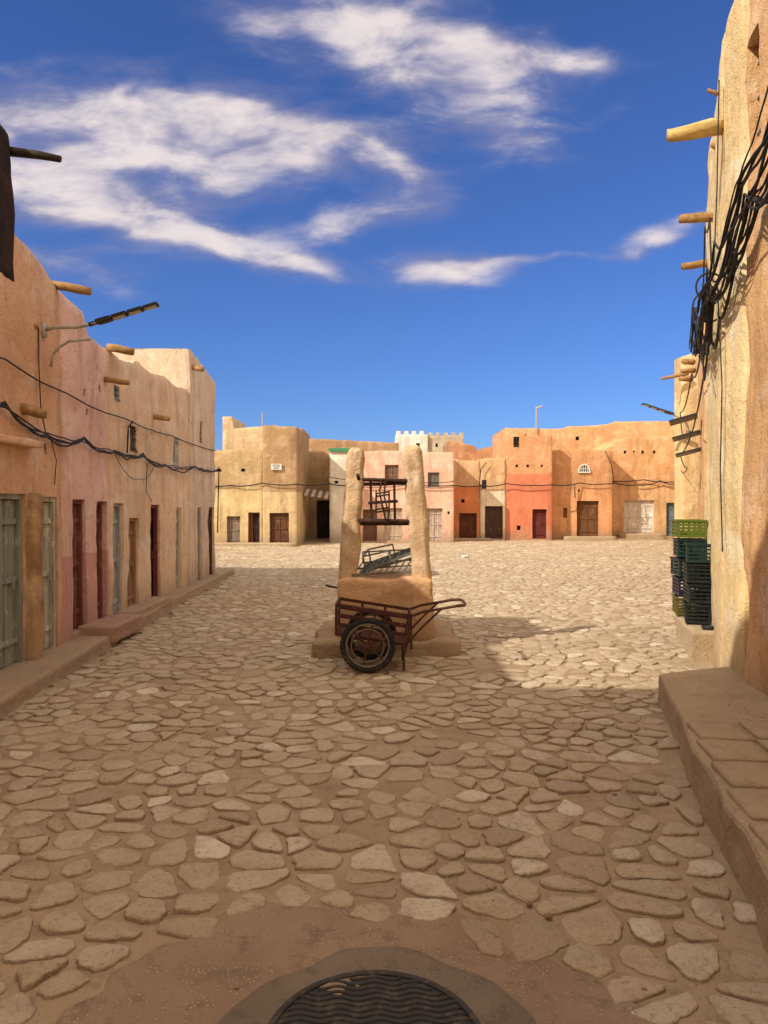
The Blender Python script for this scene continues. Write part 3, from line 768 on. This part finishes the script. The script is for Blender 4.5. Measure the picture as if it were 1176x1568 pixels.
FC([(-8,29,2.4),(-6,29,2.35),(-4.74,28.9,2.45),(-3.4,28.85,2.4),(-2.3,31.3,2.5),(-1.3,31.4,2.45),(.8,31.4,2.5),(2.98,31.4,2.42),(3.0,33.3,2.5),(4.3,33.35,2.45),(5.5,33.35,2.55),(7.6,33.4,2.5),(9,34.2,2.6),(10.6,34.2,2.6),(10.7,35.4,2.75),(12.4,35.4,2.8),(14.0,35.4,2.7)],r=.025,sag=.06)
FC([(-2.3,31.3,2.75),(.8,31.4,2.65),(2.98,31.4,2.6)],r=.018,sag=.1)
FC([(4.3,33.35,2.5),(4.35,33.35,3.2),(4.6,33.35,3.5)],r=.02,sag=0)
FC([(10.2,34.2,4.1),(10.5,34.2,3.4),(10.6,34.2,2.7)],r=.02,sag=0)
FC([(8.8,34.2,2.6),(8.82,34.2,1.9)],r=.02,sag=0)
FC([(10.8,35.4,2.75),(12,35.4,2.55),(13.2,35.4,2.75),(14.0,35.4,2.6)],r=.025,sag=.1)

# ------------------------------------------------------------------ well
KSAT=1.05
mWell=adobe('well_mud',(.60,.43,.27),(.50,.35,.215),off=61,dirt=(.46,.32,.20),patch=(.68,.54,.38),ps=3)
W=empty('village_well')
mb=MB(); rough(mb,(.02,8.45,.06),(1.56,1.5,.24),.06,.06,18,sc=2.2); mb.obj('base_slab',adobe('slab_stone',(.45,.33,.21),(.37,.265,.17),off=63,ps=2),W,True)
mb=MB(); rough(mb,(.015,8.25,.47),(1.04,.9,.70),.05,.035,20,taper=(.97,.95)); mb.obj('well_head',adobe('well_orange',(.61,.385,.22),(.52,.315,.18),off=64,ps=3),W,True)
mb=MB(); rough(mb,(-.40,8.05,1.46),(.195,.2,1.52),.06,.026,24,shear=(.10,.02),taper=(1.0,.98),sc=6)
rough(mb,(.425,8.05,1.47),(.195,.2,1.56),.065,.028,24,shear=(-.125,.02),taper=(1.14,1),sc=6); mb.obj('pillars',mWell,W,True)
M_wl=wood('windlass_wood',(.06,.03,.02),(.13,.07,.04),sc=(10,10,4))
mb=MB()
mb.tube([(-.27,8.0,1.875),(.25,8.0,1.86)],.020,8,.3); mb.bar((-.27,8.06,1.83),(.25,8.06,1.83),.03,.03)
mb.tube([(-.29,8.0,1.43),(.27,8.0,1.42)],.024,8,.3); mb.bar((-.29,8.07,1.39),(.27,8.07,1.39),.03,.03)
for x in (-.145,.11): mb.tube([(x,8.03,1.87),(x+.01,8.03,1.42)],.014,6,.3)
mb.tube([(-.17,8.0,1.62),(.15,8.0,1.64)],.016,8)
for t in range(8):
    a=math.pi*2*t/8
    p=(0,.10*math.cos(a),.10*math.sin(a))
    mb.bar((-.08,8.0+p[1],1.62+p[2]),(.05,8.0+p[1],1.64+p[2]),.018,.018)
for x in(-.085,.055):
    for t in range(4):
        a=math.pi*t/4; dy,dz=.125*math.cos(a),.125*math.sin(a); mb.bar((x,8-dy,1.63-dz),(x,8+dy,1.63+dz),.018,.022)
mb.tube([(-.02,7.98,1.87),(-.05,7.98,1.75),(-.02,7.90,1.6),(.02,7.98,1.43)],.010,6)
mb.tube([(.02,7.98,1.87),(.0,7.98,1.7),(.05,7.9,1.5),(.04,7.98,1.43)],.009,6)
mb.tube([(-.27,8.0,1.86),(-.28,7.9,1.92)],.02,6)
mb.obj('windlass',M_wl,W)
mb=MB(); mb.tube([(-.5,8.0,.70),(-.58,7.95,.72),(-.62,7.9,.74)],.012,6); mb.obj('iron_hook',M_iron,W)

# jumble of metal racks lying on the well
M_rack=paint('galvanised_grey',(.17,.18,.15),(.10,.06,.04),.6,.5,.3)
rk=empty('metal_rack'); mb=MB()
def rkp(u,v,w=0): return Vector((-.26,8.15,.86))+Vector((.56,0,.20))*u+Vector((.05,.45,.05))*v+Vector((0,0,w))
for u in [k/7 for k in range(8)]: mb.bar(rkp(u,0),rkp(u,1),.014,.014)
for v in (0,.33,.66,1): mb.bar(rkp(0,v),rkp(1,v),.02,.02)
for v in (0,1):
    mb.bar(rkp(.1,v),rkp(.05,v,.16),.018,.018); mb.bar(rkp(.05,v,.16),rkp(.55,v,.12),.018,.018); mb.bar(rkp(.55,v,.12),rkp(.6,v),.018,.018)
mb.bar(rkp(.05,0,.16),rkp(.05,1,.16),.018,.018); mb.bar(rkp(-.1,-.2,-.02),rkp(1.05,.2,.0),.03,.02); mb.bar(rkp(.1,-.15,.0),rkp(1.02,.4,-.08),.03,.02)
# second, flatter grid crossing the first
def rk2(u,v,w=0): return Vector((-.34,7.95,.845))+Vector((.62,.05,.03))*u+Vector((.10,.42,.10))*v+Vector((0,0,w))
for u in [k/9 for k in range(10)]: mb.bar(rk2(u,0),rk2(u,1),.011,.011)
for v in (0,.5,1): mb.bar(rk2(0,v),rk2(1,v),.018,.018)
for u in (0,.5,1): mb.bar(rk2(u,1),rk2(u,1,.12),.014,.014)
mb.bar(rk2(0,1,.12),rk2(1,1,.12),.016,.016)
mb.obj('rack_frame',M_rack,rk)

# ------------------------------------------------------------------ hand cart
M_cart=paint('cart_maroon_paint',(.075,.026,.02),(.15,.07,.04),.6,.55,.1)
M_tire=paint('tire_rubber',(.022,.022,.022),(.12,.085,.055),.45,.8)
M_rim=paint('rim_steel',(.22,.20,.17),(.12,.07,.045),.6,.5,.4)
K=empty('hand_cart')
def wheel(cx,cy,cz):
    mb=MB(); mb.torus((cx,cy,cz),.236,.025,'Y',44,10,.95); 
    for k in range(44):
        a=2*math.pi*k/44; mb.box((cx+.260*math.cos(a),cy,cz+.260*math.sin(a)),(.008,.034,.012),(0,-a,0))
    mb.obj('tire',M_tire,K,True)
    mb=MB(); mb.torus((cx,cy,cz),.203,.011,'Y',40,8,1.6); mb.torus((cx,cy,cz),.155,.007,'Y',36,6)
    mb.obj('rim',M_rim,K,True)
    mb=MB(); mb.tube([(cx,cy-.045,cz),(cx,cy+.045,cz)],.032,12); mb.tube([(cx,cy-.06,cz),(cx,cy-.045,cz)],.016,8)
    for k in range(6):
        a=math.pi*2*k/6+.3; mb.bar((cx+.025*math.cos(a),cy,cz+.025*math.sin(a)),(cx+.2*math.cos(a),cy,cz+.2*math.sin(a)),.018,.012)
    mb.obj('hub_and_spokes',M_cart,K)
wheel(-.155,7.0,.265); wheel(-.135,7.62,.265)
mb=MB(); mb.tube([(-.155,7.0,.265),(-.135,7.62,.265)],.014,8)
def cp(u,v,w):
    bl=Vector((-.46,7.08,.36)); br=Vector((.22,7.08,.255)); tl=Vector((-.455,7.06,.645)); tr=Vector((.26,7.06,.535))
    return (bl.lerp(br,u)).lerp(tl.lerp(tr,u),w)+Vector((0,.46*v,0))
for v in(0,1):
    for w in (0,.36,.68,1): mb.bar(cp(0,v,w),cp(1,v,w),.022,.03 if w in(0,1) else .024)
    for u in (0,.33,.66,1): mb.bar(cp(u,v,-.02)+Vector((0,-.018 if v==0 else .018,0)),cp(u,v,1.04)+Vector((0,-.018 if v==0 else .018,0)),.024,.014)
for u in(0,1):
    for w in (0,.36,.68,1): mb.bar(cp(u,.02,w),cp(u,.98,w),.02,.026)
mb.add([cp(0,0,.02),cp(1,0,.02),cp(1,1,.02),cp(0,1,.02),cp(0,0,-.03),cp(1,0,-.03),cp(1,1,-.03),cp(0,1,-.03)],[(0,1,2,3),(7,6,5,4),(0,4,5,1),(1,5,6,2),(2,6,7,3),(3,7,4,0)])
for y in (7.08,7.54):
    mb.bar((-.26,y,.33),(-.155,y,.25),.02,.025); mb.bar((-.05,y,.3),(-.155,y,.25),.02,.025)
    mb.tube([(.22,y,.27),(.19,y,.15),(.19,y,.01)],.012,8)
    mb.tube([(.25,y,.53),(.38,y,.575),(.56,y,.605),(.70,y,.63)],.014,8)
    mb.tube([(.21,y,.26),(.40,y,.46),(.55,y,.60)],.011,8)
mb.tube([(.70,7.08,.63),(.77,7.1,.635),(.79,7.2,.637),(.79,7.42,.637),(.77,7.52,.635),(.70,7.54,.63)],.015,8)
mb.tube([(.19,7.08,.1),(.19,7.54,.1)],.010,8)
mb.bar((.25,7.05,.56),(.26,7.05,.22),.03,.02)
mb.obj('cart_frame',M_cart,K)

# small litter ---------------------------------------------------------
mb=MB(); rough(mb,(2.42,22,.05),(.2,.15,.13),.06,.05,8,sc=9); mb.obj('white_plastic_bag',pl('bag_white',(.6,.58,.54)),None,True)
mb=MB()
for k in range(90):
    x=random.uniform(-2.6,2.2);y=random.uniform(2.2,15)
    r=random.uniform(.004,.014); rough(mb,(x,y,float(gz(x,y))+r*.6+.008),(r*2,r*1.6,r*1.3),r*.5,r*.4,2,sc=30)
for k in range(50):
    y=random.uniform(5,16);x=lcurb(y)+random.uniform(.02,.2)
    r=random.uniform(.008,.026); rough(mb,(x,y,float(gz(x,y))+r*.5),(r*2,r*1.6,r*1.3),r*.5,r*.4,2,sc=30)
mb.obj('loose_stones',M_cob,None,True)
mb=MB(); mb.torus((3.45,7.86,.30),.06,.012,'Z',20,6); mb.tube([(3.45,7.86,.272),(3.45,7.86,.28)],.06,14); mb.obj('small_black_bowl',M_black,None,True)

# ------------------------------------------------------------------ light
sd=Vector((4.7,3.4,-4.3)).normalized()
sun=bpy.data.lights.new('sun','SUN'); sun.energy=4.5; sun.angle=math.radians(.55); sun.color=(1,.92,.78)
so=bpy.data.objects.new('sun',sun); col.objects.link(so); so.rotation_euler=sd.to_track_quat('-Z','Y').to_euler()
elev=math.asin(-sd.z); rot=math.atan2(-sd.x,-sd.y)
w=bpy.data.worlds.new('World'); scene.world=w; w.use_nodes=True; nt=w.node_tree; bg=nt.nodes['Background']
sky=nd(nt,'ShaderNodeTexSky',sky_type='NISHITA'); sky.sun_disc=False; sky.sun_elevation=elev; sky.sun_rotation=rot
sky.air_density=1.0; sky.dust_density=.3; sky.ozone_density=2.5
STR=.15
bg.inputs['Strength'].default_value=STR
tc=nd(nt,'ShaderNodeTexCoord').outputs['Generated']
s=nd(nt,'ShaderNodeSeparateXYZ'); nt.links.new(tc,s.inputs[0])
yy=math_(nt,'MAXIMUM',s.outputs[1],.08)
u=math_(nt,'DIVIDE',s.outputs[0],yy); v=math_(nt,'DIVIDE',s.outputs[2],yy)
cb=nd(nt,'ShaderNodeCombineXYZ'); nt.links.new(u,cb.inputs[0]); nt.links.new(v,cb.inputs[1]); uv=cb.outputs[0]
wn=nd(nt,'ShaderNodeTexNoise'); wn.inputs['Scale'].default_value=5; wn.inputs['Detail'].default_value=3; nt.links.new(uv,wn.inputs['Vector'])
wv=nd(nt,'ShaderNodeVectorMath',operation='MULTIPLY_ADD'); nt.links.new(wn.outputs['Color'],wv.inputs[0]); wv.inputs[1].default_value=(.12,.05,0); 
off=nd(nt,'ShaderNodeVectorMath',operation='ADD'); nt.links.new(uv,off.inputs[0]); off.inputs[1].default_value=(-.06,-.025,0); nt.links.new(off.outputs[0],wv.inputs[2])
uvw=wv.outputs[0]
blobs=[(-.38,.505,.25,.062,-4,1.2),(-.15,.495,.15,.042,-14,.95),(-.44,.42,.20,.035,-14,.8),(-.27,.370,.20,.020,-14,.75),(-.14,.325,.12,.013,-12,.65),
(-.06,.64,.17,.050,-15,.8),(.10,.605,.16,.06,-18,1.0),(.16,.50,.08,.035,-10,.6),(.26,.605,.09,.016,-5,.8),(-.01,.465,.06,.018,-20,.8),
(.09,.320,.075,.020,4,1.15),(.37,.365,.06,.018,20,1.0),(-.02,.385,.13,.016,10,.6),(-.48,.33,.14,.025,-16,.7),(.20,.335,.08,.007,3,.6),(-.35,.44,.30,.12,-8,.28)]
tot=None
for (bu,bv,ru,rv,an,wt) in blobs:
    a=nd(nt,'ShaderNodeMapping',vector_type='TEXTURE'); a.inputs['Location'].default_value=(bu,bv,0); a.inputs['Rotation'].default_value=(0,0,math.radians(an)); a.inputs['Scale'].default_value=(ru,rv,1)
    nt.links.new(uvw,a.inputs[0])
    l=nd(nt,'ShaderNodeVectorMath',operation='DOT_PRODUCT'); nt.links.new(a.outputs[0],l.inputs[0]); nt.links.new(a.outputs[0],l.inputs[1])
    e_=math_(nt,'MULTIPLY',math_(nt,'EXPONENT',math_(nt,'MULTIPLY',l.outputs['Value'],-.8)),wt)
    tot=e_ if tot is None else math_(nt,'ADD',tot,e_)
tot=math_(nt,'MINIMUM',tot,1.2)
fn=ns(nt,uvw,7.5,8,.58,mapsc=(1,2.5,1),dist=.25)
den=math_(nt,'ADD',math_(nt,'MULTIPLY',tot,.85),math_(nt,'MULTIPLY',math_(nt,'SUBTRACT',fn,.5),1.7))
cm=math_(nt,'MULTIPLY',mr(nt,den,.06,1.2),mr(nt,tot,.03,.4))
cm=math_(nt,'MULTIPLY',cm,mr(nt,s.outputs[1],.1,.2))
shade=mr(nt,math_(nt,'ADD',den,math_(nt,'MULTIPLY',math_(nt,'SUBTRACT',ns(nt,uvw,6,4,.55,off=4,mapsc=(1,2,1)),.5),2.4)),.4,1.25)
cc=mix(nt,shade,(.27/STR,.27/STR,.44/STR),(.88/STR,.78/STR,.76/STR))
skyc=mix(nt,1,sky.outputs[0],(.33,.49,.86),'MULTIPLY')
fin=mix(nt,math_(nt,'MULTIPLY',cm,.95),skyc,cc)
# bright warm fill added to the unseen sky, overhead and behind the camera
hz=math_(nt,'MAXIMUM',mr(nt,s.outputs[2],.62,.80),mr(nt,s.outputs[1],.35,-.15))
hz=math_(nt,'MULTIPLY',hz,mr(nt,ns(nt,tc,2.5,3,.6),.25,.6,.7,1))
fin=mix(nt,hz,fin,(1.42/STR,1.19/STR,.94/STR))
nt.links.new(fin,bg.inputs['Color'])

# ------------------------------------------------------------------ camera
cam=bpy.data.cameras.new('camera'); co=bpy.data.objects.new('camera',cam); col.objects.link(co)
cam.sensor_fit='VERTICAL'; cam.sensor_height=36; cam.lens=26; cam.clip_end=3000; cam.clip_start=.05
co.location=(0,0,1.6); co.rotation_euler=(math.radians(90-.56),0,0)
scene.camera=co
